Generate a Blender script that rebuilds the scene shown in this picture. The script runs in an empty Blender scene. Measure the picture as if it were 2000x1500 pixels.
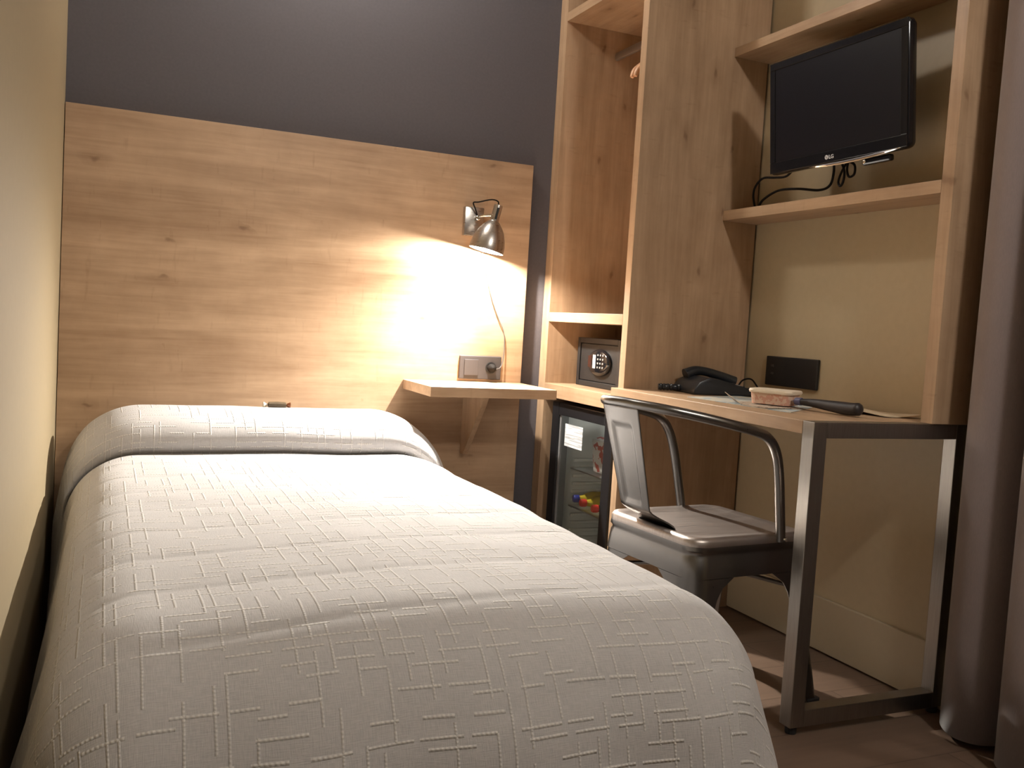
import bpy, bmesh, math, random
from math import sin, cos, pi, radians as R
from mathutils import Vector as V, Matrix, noise

sc = bpy.context.scene
COL = sc.collection

# ---------------------------------------------------------------- camera, light, exposure
CAM = dict(loc=(0.1286, -3.2158, 0.9327), yaw=-23.8021, pitch=-3.6258, roll=3.4637, f=1820.75)
a, b, c = R(CAM['yaw']), R(CAM['pitch']), R(CAM['roll'])
fw = V((-sin(a) * cos(b), cos(a) * cos(b), sin(b)))
rt = fw.cross(V((0, 0, 1))).normalized()
up = rt.cross(fw)
rx = rt * cos(c) + up * sin(c)
ux = up * cos(c) - rt * sin(c)
M = Matrix((rx, ux, -fw)).transposed().to_4x4()
M.translation = V(CAM['loc'])
cd = bpy.data.cameras.new('camera')
cd.sensor_fit = 'HORIZONTAL'
cd.sensor_width = 36
cd.lens = CAM['f'] / 2000 * 36
cd.clip_start = 0.02
cam = bpy.data.objects.new('camera', cd)
COL.objects.link(cam)
cam.matrix_world = M
sc.camera = cam

sc.view_settings.view_transform = 'Standard'
sc.view_settings.look = 'None'
sc.view_settings.gamma = 1
sc.view_settings.exposure = 0.0
wd = bpy.data.worlds.new('world')
sc.world = wd
wd.use_nodes = True
wd.node_tree.nodes['Background'].inputs[0].default_value = (1.0, 0.86, 0.68, 1)
wd.node_tree.nodes['Background'].inputs[1].default_value = 0.02


def light(name, kind, loc, power, col, size, **kw):
    d = bpy.data.lights.new(name, kind)
    d.energy = power
    d.color = col
    if kind == 'AREA':
        d.shape = 'DISK'
        d.size = size
    else:
        d.shadow_soft_size = size
    for k, v in kw.items():
        setattr(d, k, v)
    o = bpy.data.objects.new(name, d)
    o.location = loc
    COL.objects.link(o)
    return o


# ceiling lamp near the room's entrance, above and behind the viewer
light('ceiling_light', 'POINT', (1.40, -3.20, 2.50), 63, (1.0, 0.96, 0.90), 0.07)
# second, weaker ceiling lamp over the head of the bed
light('ceiling_light_over_bed', 'POINT', (0.80, -0.30, 2.55), 26, (1.0, 0.95, 0.88), 0.07)
# reading lamp on the headboard: bare bulb inside the metal shade, plus the beam its reflector throws on the bed
light('reading_bulb_light', 'POINT', (1.3706, -0.1046, 1.2025), 52, (1.0, 0.93, 0.82), 0.012)
beam = light('reading_lamp_beam', 'SPOT', (1.3698, -0.1074, 1.1985), 260, (1.0, 0.94, 0.85), 0.012, spot_size=R(120), spot_blend=1.0)
beam.rotation_euler = V((-.42, -.46, -.78)).to_track_quat('-Z', 'Y').to_euler()


# ---------------------------------------------------------------- node helpers
class NT:
    def __init__(s, name):
        s.m = bpy.data.materials.new(name)
        s.m.use_nodes = True
        s.t = s.m.node_tree
        s.b = s.t.nodes['Principled BSDF']

    def n(s, typ, **kw):
        nd = s.t.nodes.new(typ)
        for k, v in kw.items():
            setattr(nd, k, v)
        return nd

    def put(s, sock, v):
        if hasattr(v, 'is_output'):
            s.t.links.new(v, sock)
        elif v is not None:
            if isinstance(v, tuple) and len(v) == 3 and sock.type == 'RGBA':
                v = v + (1,)
            sock.default_value = v

    def math(s, op, x, y=None, z=None, clamp=False):
        nd = s.n('ShaderNodeMath', operation=op, use_clamp=clamp)
        for i, v in enumerate((x, y, z)):
            if v is not None:
                s.put(nd.inputs[i], v)
        return nd.outputs[0]

    def vmul(s, vec, sc3):
        nd = s.n('ShaderNodeMapping')
        s.put(nd.inputs['Vector'], vec)
        nd.inputs['Scale'].default_value = sc3
        return nd.outputs[0]

    def noise(s, vec, scale, detail=3, rough=.5, dist=0):
        nd = s.n('ShaderNodeTexNoise')
        s.put(nd.inputs['Vector'], vec)
        nd.inputs['Scale'].default_value = scale
        nd.inputs['Detail'].default_value = detail
        nd.inputs['Roughness'].default_value = rough
        nd.inputs['Distortion'].default_value = dist
        return nd.outputs[0]

    def ramp(s, x, stops):
        nd = s.n('ShaderNodeValToRGB')
        s.put(nd.inputs[0], x)
        e = nd.color_ramp.elements
        while len(e) < len(stops):
            e.new(.5)
        for el, (p, col) in zip(e, stops):
            el.position = p
            el.color = tuple(col) + (1,)
        return nd.outputs[0]

    def mixc(s, fac, x, y, mode='MIX'):
        nd = s.n('ShaderNodeMix', data_type='RGBA', blend_type=mode)
        s.put(nd.inputs[0], fac)
        s.put(nd.inputs[6], x)
        s.put(nd.inputs[7], y)
        return nd.outputs[2]

    def white(s, w, vec=None):
        nd = s.n('ShaderNodeTexWhiteNoise', noise_dimensions='1D' if vec is None else '3D')
        if vec is None:
            s.put(nd.inputs['W'], w)
        else:
            s.put(nd.inputs['Vector'], vec)
        return nd.outputs[0]

    def xyz(s, x, y, z=0.0):
        nd = s.n('ShaderNodeCombineXYZ')
        for i, v in enumerate((x, y, z)):
            s.put(nd.inputs[i], v)
        return nd.outputs[0]

    def obj(s):
        return s.n('ShaderNodeTexCoord').outputs['Object']

    def pos(s):
        return s.n('ShaderNodeNewGeometry').outputs['Position']

    def bump(s, h, strength=.3, dist=.01):
        nd = s.n('ShaderNodeBump')
        s.put(nd.inputs['Height'], h)
        nd.inputs['Strength'].default_value = strength
        nd.inputs['Distance'].default_value = dist
        s.t.links.new(nd.outputs[0], s.b.inputs['Normal'])

    def set(s, col=None, rough=None, metal=None, spec=None, **kw):
        i = s.b.inputs
        for k, v in (('Base Color', col), ('Roughness', rough), ('Metallic', metal), ('Specular IOR Level', spec)):
            if v is not None:
                s.put(i[k], v)
        for k, v in kw.items():
            s.put(i[k.replace('_', ' ')], v)
        return s.m


def plain(name, col, rough=.5, metal=0., spec=.5, speck=.06, scale=60, **kw):
    t = NT(name)
    n = t.noise(t.pos(), scale, 3)
    f = t.math('MULTIPLY_ADD', n, speck * 2, 1 - speck)
    cc = t.mixc(1.0, tuple(col), t.xyz(f, f, f), 'MULTIPLY')
    return t.set(cc, rough, metal, spec, **kw)


def oak(name, axis, off=(0, 0, 0), light_=(.48, .33, .210), dark=(.30, .188, .110)):
    """light oak laminate with the grain running along one axis"""
    t = NT(name)
    mp = t.n('ShaderNodeMapping')
    t.put(mp.inputs[0], t.pos())
    mp.inputs['Location'].default_value = off
    p = mp.outputs[0]
    al = [1.0, 1.0, 1.0]
    s1 = [7.5] * 3; s1['xyz'.index(axis)] = .75
    s2 = [95.] * 3; s2['xyz'.index(axis)] = 3.0
    s3 = [9.5] * 3; s3['xyz'.index(axis)] = 4.6
    warp = t.noise(t.vmul(p, [x * .35 for x in s1]), 1.0, 2)
    wv = t.n('ShaderNodeVectorMath', operation='MULTIPLY_ADD')
    cw = t.xyz(warp, warp, warp)
    t.put(wv.inputs[0], cw)
    wv.inputs[1].default_value = tuple(0 if k == axis else .10 for k in 'xyz')
    t.put(wv.inputs[2], p)
    pw = wv.outputs[0]
    broad = t.noise(t.vmul(pw, s1), 1.0, 4, .6, 1.4)
    mid_ = t.noise(t.vmul(pw, [x * 4 for x in s1]), 1.0, 3, .6, .6)
    fine = t.noise(t.vmul(p, s2), 1.0, 3, .6, .4)
    mott = t.noise(p, 7, 4, .65)
    s4 = [14.] * 3; s4['xyz'.index(axis)] = 70.
    fleck = t.noise(t.vmul(p, s4), 1.0, 2, .5)
    fleck = t.math('MULTIPLY', t.math('SUBTRACT', fleck, .62, clamp=True), t.math('GREATER_THAN', mott, .5))

    def knots(sc3, thr, r0, r1, wob):
        vo = t.n('ShaderNodeTexVoronoi', voronoi_dimensions='2D')
        wn = t.n('ShaderNodeVectorMath', operation='MULTIPLY_ADD')
        nn = t.n('ShaderNodeTexNoise')
        t.put(nn.inputs['Vector'], p)
        nn.inputs['Scale'].default_value = 22
        t.put(wn.inputs[0], nn.outputs['Color'])
        wn.inputs[1].default_value = (wob,) * 3
        t.put(wn.inputs[2], p)
        sx_ = t.n('ShaderNodeSeparateXYZ')
        t.put(sx_.inputs[0], t.vmul(wn.outputs[0], sc3))
        ia, ic = {'x': (0, 2), 'y': (1, 0), 'z': (2, 0)}[axis]
        t.put(vo.inputs['Vector'], t.xyz(sx_.outputs[ia], sx_.outputs[ic]))
        vo.inputs['Scale'].default_value = 1.0
        sep = t.n('ShaderNodeSeparateColor')
        t.put(sep.inputs[0], vo.outputs['Color'])
        pick = t.math('GREATER_THAN', sep.outputs[0], thr)
        out = []
        for a_, b_ in ((r0, r1), (r1 * .8, r1 * 3.2)):
            mr = t.n('ShaderNodeMapRange', interpolation_type='SMOOTHSTEP')
            t.put(mr.inputs[0], vo.outputs['Distance'])
            mr.inputs[1].default_value = a_; mr.inputs[2].default_value = b_
            mr.inputs[3].default_value = 1; mr.inputs[4].default_value = 0
            out.append(t.math('MULTIPLY', mr.outputs[0], pick))
        return out
    k1, h1 = knots(s3, .80, .015, .10, .03)
    v = t.math('MULTIPLY_ADD', fine, .22, t.math('MULTIPLY', broad, .60))
    v = t.math('MULTIPLY_ADD', mid_, .30, v)
    v = t.math('MULTIPLY_ADD', mott, .30, v)
    v = t.math('MULTIPLY_ADD', h1, -.085, v)
    v = t.math('MULTIPLY_ADD', fleck, -.55, v)
    v = t.math('SUBTRACT', v, .22)
    mid = tuple((x + y) / 2 for x, y in zip(light_, dark))
    col = t.ramp(v, [(.30, dark), (.47, mid), (.64, light_)])
    col = t.mixc(t.math('MULTIPLY', k1, .55), col, (.13, .065, .032))
    t.bump(fine, .08, .002)
    return t.set(col, .42, 0, .35)


def metal(name, col, rough, streak=None, amt=.3):
    t = NT(name)
    if streak:
        n = t.noise(t.vmul(t.obj(), streak), 1.0, 3, .6)
        f = t.math('MULTIPLY_ADD', n, amt * 2, 1 - amt)
        cc = t.mixc(1.0, tuple(col), t.xyz(f, f, f), 'MULTIPLY')
        t.set(cc, t.math('MULTIPLY_ADD', n, .18, rough - .09), 1.0)
    else:
        n = t.noise(t.obj(), 40, 3)
        t.set(tuple(col), t.math('MULTIPLY_ADD', n, .1, rough - .05), 1.0)
    return t.m


MAT = {}
for ax in 'xyz':
    MAT['oak_' + ax] = oak('oak_grain_' + ax, ax, {'x': (.3, .1, .62), 'y': (.2, .4, .1), 'z': (.13, 3.2, 4.7)}[ax])
MAT['dark_wall'] = plain('charcoal_wallpaper', (.098, .090, .099), .75, spec=.2, speck=.10, scale=120)
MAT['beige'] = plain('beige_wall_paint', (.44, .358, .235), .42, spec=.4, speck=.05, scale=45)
MAT['beige_left_dimmed'] = plain('beige_wall_paint_left_dimmed', (.285, .228, .142), .6, spec=.2, speck=.05, scale=45)  # same beige paint as the right wall, colour darkened to offset excess lamp light
MAT['base'] = plain('cream_baseboard_paint', (.42, .35, .24), .3, speck=.03)
MAT['ceil'] = plain('ceiling_paint', (.55, .51, .45), .8)
MAT['dark_wood'] = plain('dark_brown_panelling', (.05, .036, .028), .5)
MAT['steel'] = metal('brushed_nickel', (.56, .53, .50), .30, (30, 30, 260), .12)
MAT['frame_steel'] = metal('brushed_frame_steel', (.33, .31, .285), .34, (260, 260, 14), .22)
MAT['gun'] = metal('gunmetal_steel', (.20, .193, .187), .30)
MAT['seat'] = metal('gunmetal_seat_brushed', (.42, .375, .35), .42, (4, 150, 50), .22)
MAT['chrome'] = metal('chrome', (.75, .74, .72), .12)
MAT['rail'] = metal('aluminium_rail', (.62, .62, .63), .35)
MAT['black'] = plain('black_plastic', (.014, .014, .016), .38)
MAT['fridge'] = plain('black_fridge_paint', (.012, .012, .014), .28)
MAT['safe'] = plain('dark_safe_paint', (.013, .0125, .0135), .5, speck=.15, scale=300)
MAT['gloss'] = plain('gloss_black_plastic', (.008, .008, .010), .10)
MAT['screen'] = plain('switched_off_screen', (.008, .008, .012), .3, spec=.3, speck=.02)
MAT['rubber'] = plain('black_rubber', (.012, .011, .011), .7)
MAT['sock_grey'] = plain('grey_socket_plastic', (.060, .053, .053), .5, spec=.25, speck=.03)
MAT['sock_black'] = plain('anthracite_socket_plastic', (.008, .008, .009), .45)
MAT['cable'] = plain('dark_cable', (.010, .008, .007), .8, spec=.15)
MAT['grey_cord'] = plain('grey_cord', (.10, .09, .085), .5)
MAT['phone'] = plain('black_phone_plastic', (.016, .019, .024), .33)
MAT['grey_key'] = plain('grey_keys', (.30, .30, .30), .5)
MAT['white'] = plain('white_print', (.78, .78, .78), .5)
MAT['liner'] = plain('white_fridge_liner', (.80, .82, .80), .45)
MAT['wood_hanger'] = plain('pale_hanger_wood', (.72, .42, .25), .35)
MAT['logo'] = plain('silver_logo', (.62, .62, .64), .35)
MAT['red'] = plain('red_plastic', (.62, .045, .03), .35)
MAT['blue'] = plain('blue_plastic', (.02, .03, .22), .35)
MAT['yellow'] = plain('yellow_drink', (.50, .36, .03), .15)
MAT['cola'] = plain('dark_cola', (.018, .010, .007), .12)
MAT['cream_paper'] = plain('cream_paper', (.56, .45, .31), .75, speck=.10, scale=70)
MAT['blade'] = metal('knife_steel', (.45, .48, .58), .25)
MAT['knife'] = plain('dark_knife_handle', (.020, .016, .018), .45)
MAT['bluegrip'] = plain('slate_blue_plastic', (.10, .10, .19), .4)
MAT['brown_wrap'] = plain('brown_foil_wrapper', (.075, .048, .022), .4, speck=.4, scale=90)
MAT['foil_tip'] = plain('pale_foil', (.45, .38, .29), .35)
MAT['copper_tip'] = plain('russet_foil', (.22, .075, .03), .4)
MAT['seal'] = plain('grey_door_seal', (.20, .20, .205), .4)
MAT['slot'] = plain('black_slot', (.004, .004, .004), .6)

# floor: dark brown laminate planks running across the room
t = NT('brown_floor')
br = t.n('ShaderNodeTexBrick')
t.put(br.inputs['Vector'], t.pos())
br.offset = .37
for k, v in (('Scale', 1.0), ('Mortar Size', .0015), ('Brick Width', 1.2), ('Row Height', .19)):
    br.inputs[k].default_value = v
br.inputs['Color1'].default_value = (.150, .098, .068, 1)
br.inputs['Color2'].default_value = (.125, .082, .058, 1)
br.inputs['Mortar'].default_value = (.07, .045, .03, 1)
g = t.noise(t.vmul(t.pos(), (3, 60, 1)), 1, 3)
f = t.math('MULTIPLY_ADD', g, .4, .8)
MAT['floor'] = t.set(t.mixc(1.0, br.outputs[0], t.xyz(f, f, f), 'MULTIPLY'), .45, 0, .4)

# curtain cloth
t = NT('grey_brown_curtain')
p = t.pos()
n = t.noise(t.vmul(p, (700, 700, 90)), 1, 2)
f = t.math('MULTIPLY_ADD', n, .3, .85)
t.set(t.mixc(1.0, (.215, .173, .166), t.xyz(f, f, f), 'MULTIPLY'), .85, 0, .15)
t.put(t.b.inputs['Sheen Weight'], .25)
t.bump(n, .25, .001)
MAT['curtain'] = t.m

# woven bedspread: off-white cloth with raised dashes of thick yarn both ways (UV in metres)
t = NT('woven_bedspread')
uv = t.n('ShaderNodeTexCoord').outputs['UV']
sp = t.n('ShaderNodeSeparateXYZ')
t.put(sp.inputs[0], uv)
U, W_ = sp.outputs[0], sp.outputs[1]


def dashes(along, across, pitch, length, dens, width, seed, bead):
    warp = t.noise(t.xyz(along, across, seed), 5.0, 2)
    ac = t.math('MULTIPLY_ADD', warp, .004, across)
    q = t.math('DIVIDE', ac, pitch)
    iv = t.math('FLOOR', q)
    fv = t.math('FRACT', q)
    cen = t.math('MULTIPLY_ADD', t.white(t.math('ADD', iv, seed)), .6, .2)
    d = t.math('MULTIPLY', t.math('ABSOLUTE', t.math('SUBTRACT', fv, cen)), pitch)
    prof = t.math('SUBTRACT', 1.0, t.math('DIVIDE', d, width), clamp=True)
    prof = t.math('POWER', prof, .6)
    su = t.math('ADD', t.math('DIVIDE', along, length), t.math('MULTIPLY', t.white(t.math('ADD', iv, seed + 17.3)), 31.0))
    iu = t.math('FLOOR', su)
    fu = t.math('FRACT', su)
    on = t.math('LESS_THAN', t.white(None, t.xyz(iv, iu, seed)), dens)
    cut = t.math('MULTIPLY', t.math('GREATER_THAN', fu, .05),
                 t.math('LESS_THAN', fu, t.math('MULTIPLY_ADD', t.white(None, t.xyz(iu, iv, seed + 5)), .45, .55)))
    be = t.math('MULTIPLY_ADD', t.math('SINE', t.math('MULTIPLY', along, 2 * pi / bead)), .22, .78)
    return t.math('MULTIPLY', t.math('MULTIPLY', prof, be), t.math('MULTIPLY', on, cut))


hd = dashes(U, W_, .0225, .072, .62, .0027, 3.0, .0065)
vd = dashes(W_, U, .026, .135, .75, .0023, 41.0, .0055)
vd2 = t.math('MULTIPLY', vd, .75)
hh = t.math('MAXIMUM', hd, vd2)
w1 = t.noise(t.vmul(uv, (60, 620, 1)), 1, 2)
w2 = t.noise(t.vmul(uv, (620, 60, 1)), 1, 2)
wv = t.math('ADD', w1, w2)
blot = t.noise(uv, 4.5, 3)
base = t.mixc(t.math('MULTIPLY_ADD', wv, 1.1, -.6, clamp=True), (.38, .372, .378), (.53, .515, .51))
base = t.mixc(t.math('MULTIPLY', blot, .25), base, (.40, .375, .385))
col = t.mixc(t.math('MULTIPLY', hh, .8), base, (.72, .69, .645))
t.set(col, .9, 0, .12)
t.put(t.b.inputs['Sheen Weight'], .15)
hgt = t.math('ADD', hh, t.math('MULTIPLY', wv, .16))
t.bump(hgt, .9, .0026)
MAT['spread'] = t.m

# door glass of the minibar: clear pane that mirrors a little at grazing angles
t = NT('clear_glass')
tr = t.n('ShaderNodeBsdfTransparent')
tr.inputs[0].default_value = (.92, .94, .93, 1)
gl = t.n('ShaderNodeBsdfGlossy')
gl.inputs['Roughness'].default_value = .03
fr = t.n('ShaderNodeLayerWeight')
mx = t.n('ShaderNodeMixShader')
t.put(mx.inputs[0], t.math('MULTIPLY_ADD', t.math('POWER', fr.outputs['Facing'], 5.0), .6, .04))
t.t.links.new(tr.outputs[0], mx.inputs[1])
t.t.links.new(gl.outputs[0], mx.inputs[2])
t.t.links.new(mx.outputs[0], t.t.nodes['Material Output'].inputs[0])
MAT['glass'] = t.m

# glowing bulb
t = NT('glowing_bulb')
t.set((1, .9, .7), .4)
t.put(t.b.inputs['Emission Color'], (1.0, .80, .52))
t.put(t.b.inputs['Emission Strength'], 25.0)
MAT['bulb'] = t.m


def printed(name, paper, ink, sx, sy, sz, thr=.52, seed=0.):
    t = NT(name)
    mp = t.n('ShaderNodeMapping')
    t.put(mp.inputs[0], t.pos())
    mp.inputs['Scale'].default_value = (sx, sy, sz)
    mp.inputs['Location'].default_value = (seed, seed, seed)
    n = t.noise(mp.outputs[0], 1, 2)
    return t.set(t.mixc(t.math('GREATER_THAN', n, thr), paper, ink), .6)


MAT['label'] = printed('printed_price_label', (.78, .79, .80), (.45, .46, .48), 9, 9, 260)
MAT['map'] = printed('pale_blue_print', (.50, .47, .40), (.36, .42, .45), 22, 22, 1, .50)
MAT['brochure'] = printed('brown_print', (.46, .38, .30), (.20, .13, .10), 50, 50, 1, .55, 3.)
MAT['snack'] = printed('white_red_wrapper', (.70, .66, .64), (.45, .10, .08), 28, 28, 28, .56, 1.)
MAT['snack_dark'] = printed('brown_wrapper', (.05, .025, .018), (.26, .07, .03), 24, 24, 24, .55, 7.)
MAT['tub'] = printed('salmon_print', (.74, .54, .42), (.66, .36, .27), 70, 70, 90, .52, 2.)
MAT['tub_rim'] = plain('ivory_plastic', (.80, .70, .56), .4)


# ---------------------------------------------------------------- mesh helpers
def bx(bm, x0, x1, y0, y1, z0, z1, bev=.0, mat=None):
    ps = [V((x, y, z)) for x in (x0, x1) for y in (y0, y1) for z in (z0, z1)]
    if mat is not None:
        ps = [mat @ p for p in ps]
    vs = [bm.verts.new(p) for p in ps]
    fs = [(0, 1, 3, 2), (4, 6, 7, 5), (0, 4, 5, 1), (2, 3, 7, 6), (0, 2, 6, 4), (1, 5, 7, 3)]
    faces = [bm.faces.new([vs[i] for i in q]) for q in fs]
    if bev > 0:
        es = list({e for f_ in faces for e in f_.edges})
        bmesh.ops.bevel(bm, geom=es, offset=bev, segments=2, profile=.5, affect='EDGES')
    return bm


def box(x0, x1, y0, y1, z0, z1, bev=.0, mat=None):
    x0, x1 = min(x0, x1), max(x0, x1); y0, y1 = min(y0, y1), max(y0, y1); z0, z1 = min(z0, z1), max(z0, z1)
    return bx(bmesh.new(), x0, x1, y0, y1, z0, z1, bev, mat)


def skin_rings(bm, rings, closed=True, cap0=True, cap1=True):
    vv = [[bm.verts.new(p) for p in r] for r in rings]
    n = len(vv[0])
    for r0, r1 in zip(vv, vv[1:]):
        for i in range(n if closed else n - 1):
            j = (i + 1) % n
            bm.faces.new((r0[i], r0[j], r1[j], r1[i]))
    if cap0:
        bm.faces.new(list(reversed(vv[0])))
    if cap1:
        bm.faces.new(vv[-1])
    return vv


def smooth_path(pts, n=8):
    pts = [V(p) for p in pts]
    if len(pts) < 3:
        return pts
    out = []
    P = [pts[0] * 2 - pts[1]] + pts + [pts[-1] * 2 - pts[-2]]
    for i in range(1, len(P) - 2):
        p0, p1, p2, p3 = P[i - 1:i + 3]
        for k in range(n):
            u = k / n
            out.append(.5 * (2 * p1 + (p2 - p0) * u + (2 * p0 - 5 * p1 + 4 * p2 - p3) * u * u + (3 * p1 - p0 - 3 * p2 + p3) * u ** 3))
    out.append(pts[-1])
    return out


def tube(bm, pts, rad, seg=10, n=8, rads=None):
    P = smooth_path(pts, n)
    rings = []
    prev = None
    for i, p in enumerate(P):
        d = (P[min(i + 1, len(P) - 1)] - P[max(i - 1, 0)]).normalized()
        if prev is None:
            q = d.cross(V((0, 0, 1)) if abs(d.z) < .9 else V((1, 0, 0))).normalized()
        else:
            q = (prev - d * prev.dot(d)).normalized()
        prev = q
        w = d.cross(q)
        rr_ = rad if rads is None else rads(i / (len(P) - 1))
        rings.append([p + (q * cos(2 * pi * k / seg) + w * sin(2 * pi * k / seg)) * rr_ for k in range(seg)])
    skin_rings(bm, rings)
    return bm


def lathe(bm, prof, mat=None, seg=32, cap0=True, cap1=True):
    """prof: (radius, height) pairs about +z"""
    rings = []
    for r_, z in prof:
        ring = [V((r_ * cos(2 * pi * k / seg), r_ * sin(2 * pi * k / seg), z)) for k in range(seg)]
        rings.append([mat @ p for p in ring] if mat is not None else ring)
    skin_rings(bm, rings, True, cap0, cap1)
    return bm


def frame_mat(origin, zdir, xdir=(1, 0, 0)):
    z = V(zdir).normalized()
    x = V(xdir)
    x = (x - z * x.dot(z)).normalized()
    y = z.cross(x)
    m = Matrix((x, y, z)).transposed().to_4x4()
    m.translation = V(origin)
    return m


def rr(cx, cy, hx, hy, r, z, n=6):
    pts = []
    for (sx, sy, a0) in ((1, 1, 0), (-1, 1, 90), (-1, -1, 180), (1, -1, 270)):
        for k in range(n + 1):
            a_ = R(a0 + 90 * k / n)
            pts.append(V((cx + sx * (hx - r) + r * cos(a_), cy + sy * (hy - r) + r * sin(a_), z)))
    return pts


def prism(bm, poly, axis, t0, t1, bev=0):
    """poly in the two other axes (order x,y,z without axis), extruded along axis"""
    i = 'xyz'.index(axis)

    def mk(p, v):
        q = list(p)
        q.insert(i, v)
        return V(q)
    A = [bm.verts.new(mk(p, t0)) for p in poly]
    B = [bm.verts.new(mk(p, t1)) for p in poly]
    n = len(poly)
    fs = [bm.faces.new(list(reversed(A))), bm.faces.new(B)]
    for k in range(n):
        fs.append(bm.faces.new((A[k], A[(k + 1) % n], B[(k + 1) % n], B[k])))
    if bev:
        bmesh.ops.bevel(bm, geom=list({e for f_ in fs for e in f_.edges}), offset=bev, segments=2, profile=.5, affect='EDGES')
    return bm


def worldloc(o):
    v = V(o.location)
    while o.parent:
        o = o.parent
        v += V(o.location)
    return v


def obj(name, bm, mat, parent=None, smooth=False, base=None, label=None):
    """links the mesh (given in room coordinates) as one object"""
    bmesh.ops.recalc_face_normals(bm, faces=bm.faces)
    me = bpy.data.meshes.new(name)
    off = worldloc(parent) if parent else V(base or (0, 0, 0))
    bmesh.ops.translate(bm, verts=bm.verts, vec=-off)
    bm.to_mesh(me)
    bm.free()
    me.materials.append(MAT[mat] if isinstance(mat, str) else mat)
    if smooth:
        me.set_sharp_from_angle(angle=R(smooth if smooth is not True else 40))
        for p_ in me.polygons:
            p_.use_smooth = True
    o = bpy.data.objects.new(name, me)
    COL.objects.link(o)
    if parent:
        o.parent = parent
    else:
        o.location = off
    if label:
        o['label'] = label
    return o


def thing(name, label, cat, loc, group=None):
    o = bpy.data.objects.new(name, None)
    o.empty_display_size = .05
    COL.objects.link(o)
    o.location = loc
    o['label'] = label
    o['category'] = cat
    if group:
        o['group'] = group
    return o


def tag(o, label, cat, group=None):
    o['label'] = label
    o['category'] = cat
    if group:
        o['group'] = group
    return o


def struct(name, bm, mat):
    o = obj(name, bm, mat)
    o['kind'] = 'structure'
    return o


# ---------------------------------------------------------------- room shell
WX = 2.153          # right wall
YB = 0.032          # back wall (headboard front is y = 0)
YF = -4.3
CZ = 2.62
struct('floor', box(-.12, WX + .12, YF - .12, YB + .12, -.1, 0), 'floor')
struct('ceiling', box(-.12, WX + .12, YF - .12, YB + .12, CZ, CZ + .1), 'ceil')
struct('wall_back', box(-.12, WX + .12, YB, YB + .12, 0, CZ), 'dark_wall')
struct('wall_left', box(-.12, 0, YF, YB, 0, CZ), 'beige_left_dimmed')
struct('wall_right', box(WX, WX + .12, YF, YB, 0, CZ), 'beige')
struct('wall_front', box(-.12, WX + .12, YF - .12, YF, 0, CZ), 'dark_wood')
struct('baseboard_right', box(WX - .014, WX, -3.4, -.615, 0.006, .166, .002), 'base')

# ---------------------------------------------------------------- headboard
hb = obj('headboard_panel', box(.002, 1.582, 0, YB - .0005, 0, 1.530, .001), 'oak_x')
tag(hb, 'wide light oak headboard panel fixed flat to the charcoal wall', 'headboard')

# ---------------------------------------------------------------- bed
bed = thing('bed', 'single bed made up with a woven off-white bedspread drawn over the pillow', 'bed', (.6, -1.05, 0))
XL, XR, YFT, ZT = .062, 1.142, -2.115, .506
obj('bed_base', box(XL + .06, XR - .07, YFT + .16, -.03, .12, .30, .01), 'sock_grey', bed)
obj('mattress', box(XL + .10, XR - .12, YFT + .24, -.03, .302, .462, .06), 'white', bed)
for sx in (XL + .10, XR - .12):
    for sy in (YFT + .18, -.12):
        obj('leg', lathe(bmesh.new(), [(.022, 0), (.026, .119)], Matrix.Translation((sx, sy, 0)), 16), 'black', bed)

# lengthwise profile (cloth length b -> y, z): over the pillow, tucked in behind it, flat along the bed
PC = [(-.022, .500), (-.026, .560), (-.050, .596), (-.10, .614), (-.17, .622), (-.25, .621), (-.325, .611), (-.380, .590),
      (-.412, .560), (-.420, .533), (-.410, .514), (-.392, .505), (-.404, .5025), (-.435, .5065), (-.50, .5085), (-.62, .508)]
PP = smooth_path([(0, y, z) for y, z in PC], 6)
PL = [0.0]
for p0, p1 in zip(PP, PP[1:]):
    PL.append(PL[-1] + (p1 - p0).length)
LP = PL[-1]
RF = .235           # rounding at the foot
RS0, RS1 = .21, .135
LB = LP + (abs(YFT + RF) - .62)   # cloth length of the flat part up to the foot's bend


def prof(bv):
    if bv <= 0:
        return PP[0].y, PP[0].z
    if bv >= LP:
        return PP[-1].y - (bv - LP), PP[-1].z
    lo, hi = 0, len(PL) - 1
    while hi - lo > 1:
        m_ = (lo + hi) // 2
        if PL[m_] <= bv:
            lo = m_
        else:
            hi = m_
    u = (bv - PL[lo]) / (PL[hi] - PL[lo])
    p_ = PP[lo].lerp(PP[hi], u)
    return p_.y, p_.z


def sst(x, e0, e1):
    x = max(0, min(1, (x - e0) / (e1 - e0)))
    return x * x * (3 - 2 * x)


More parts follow.
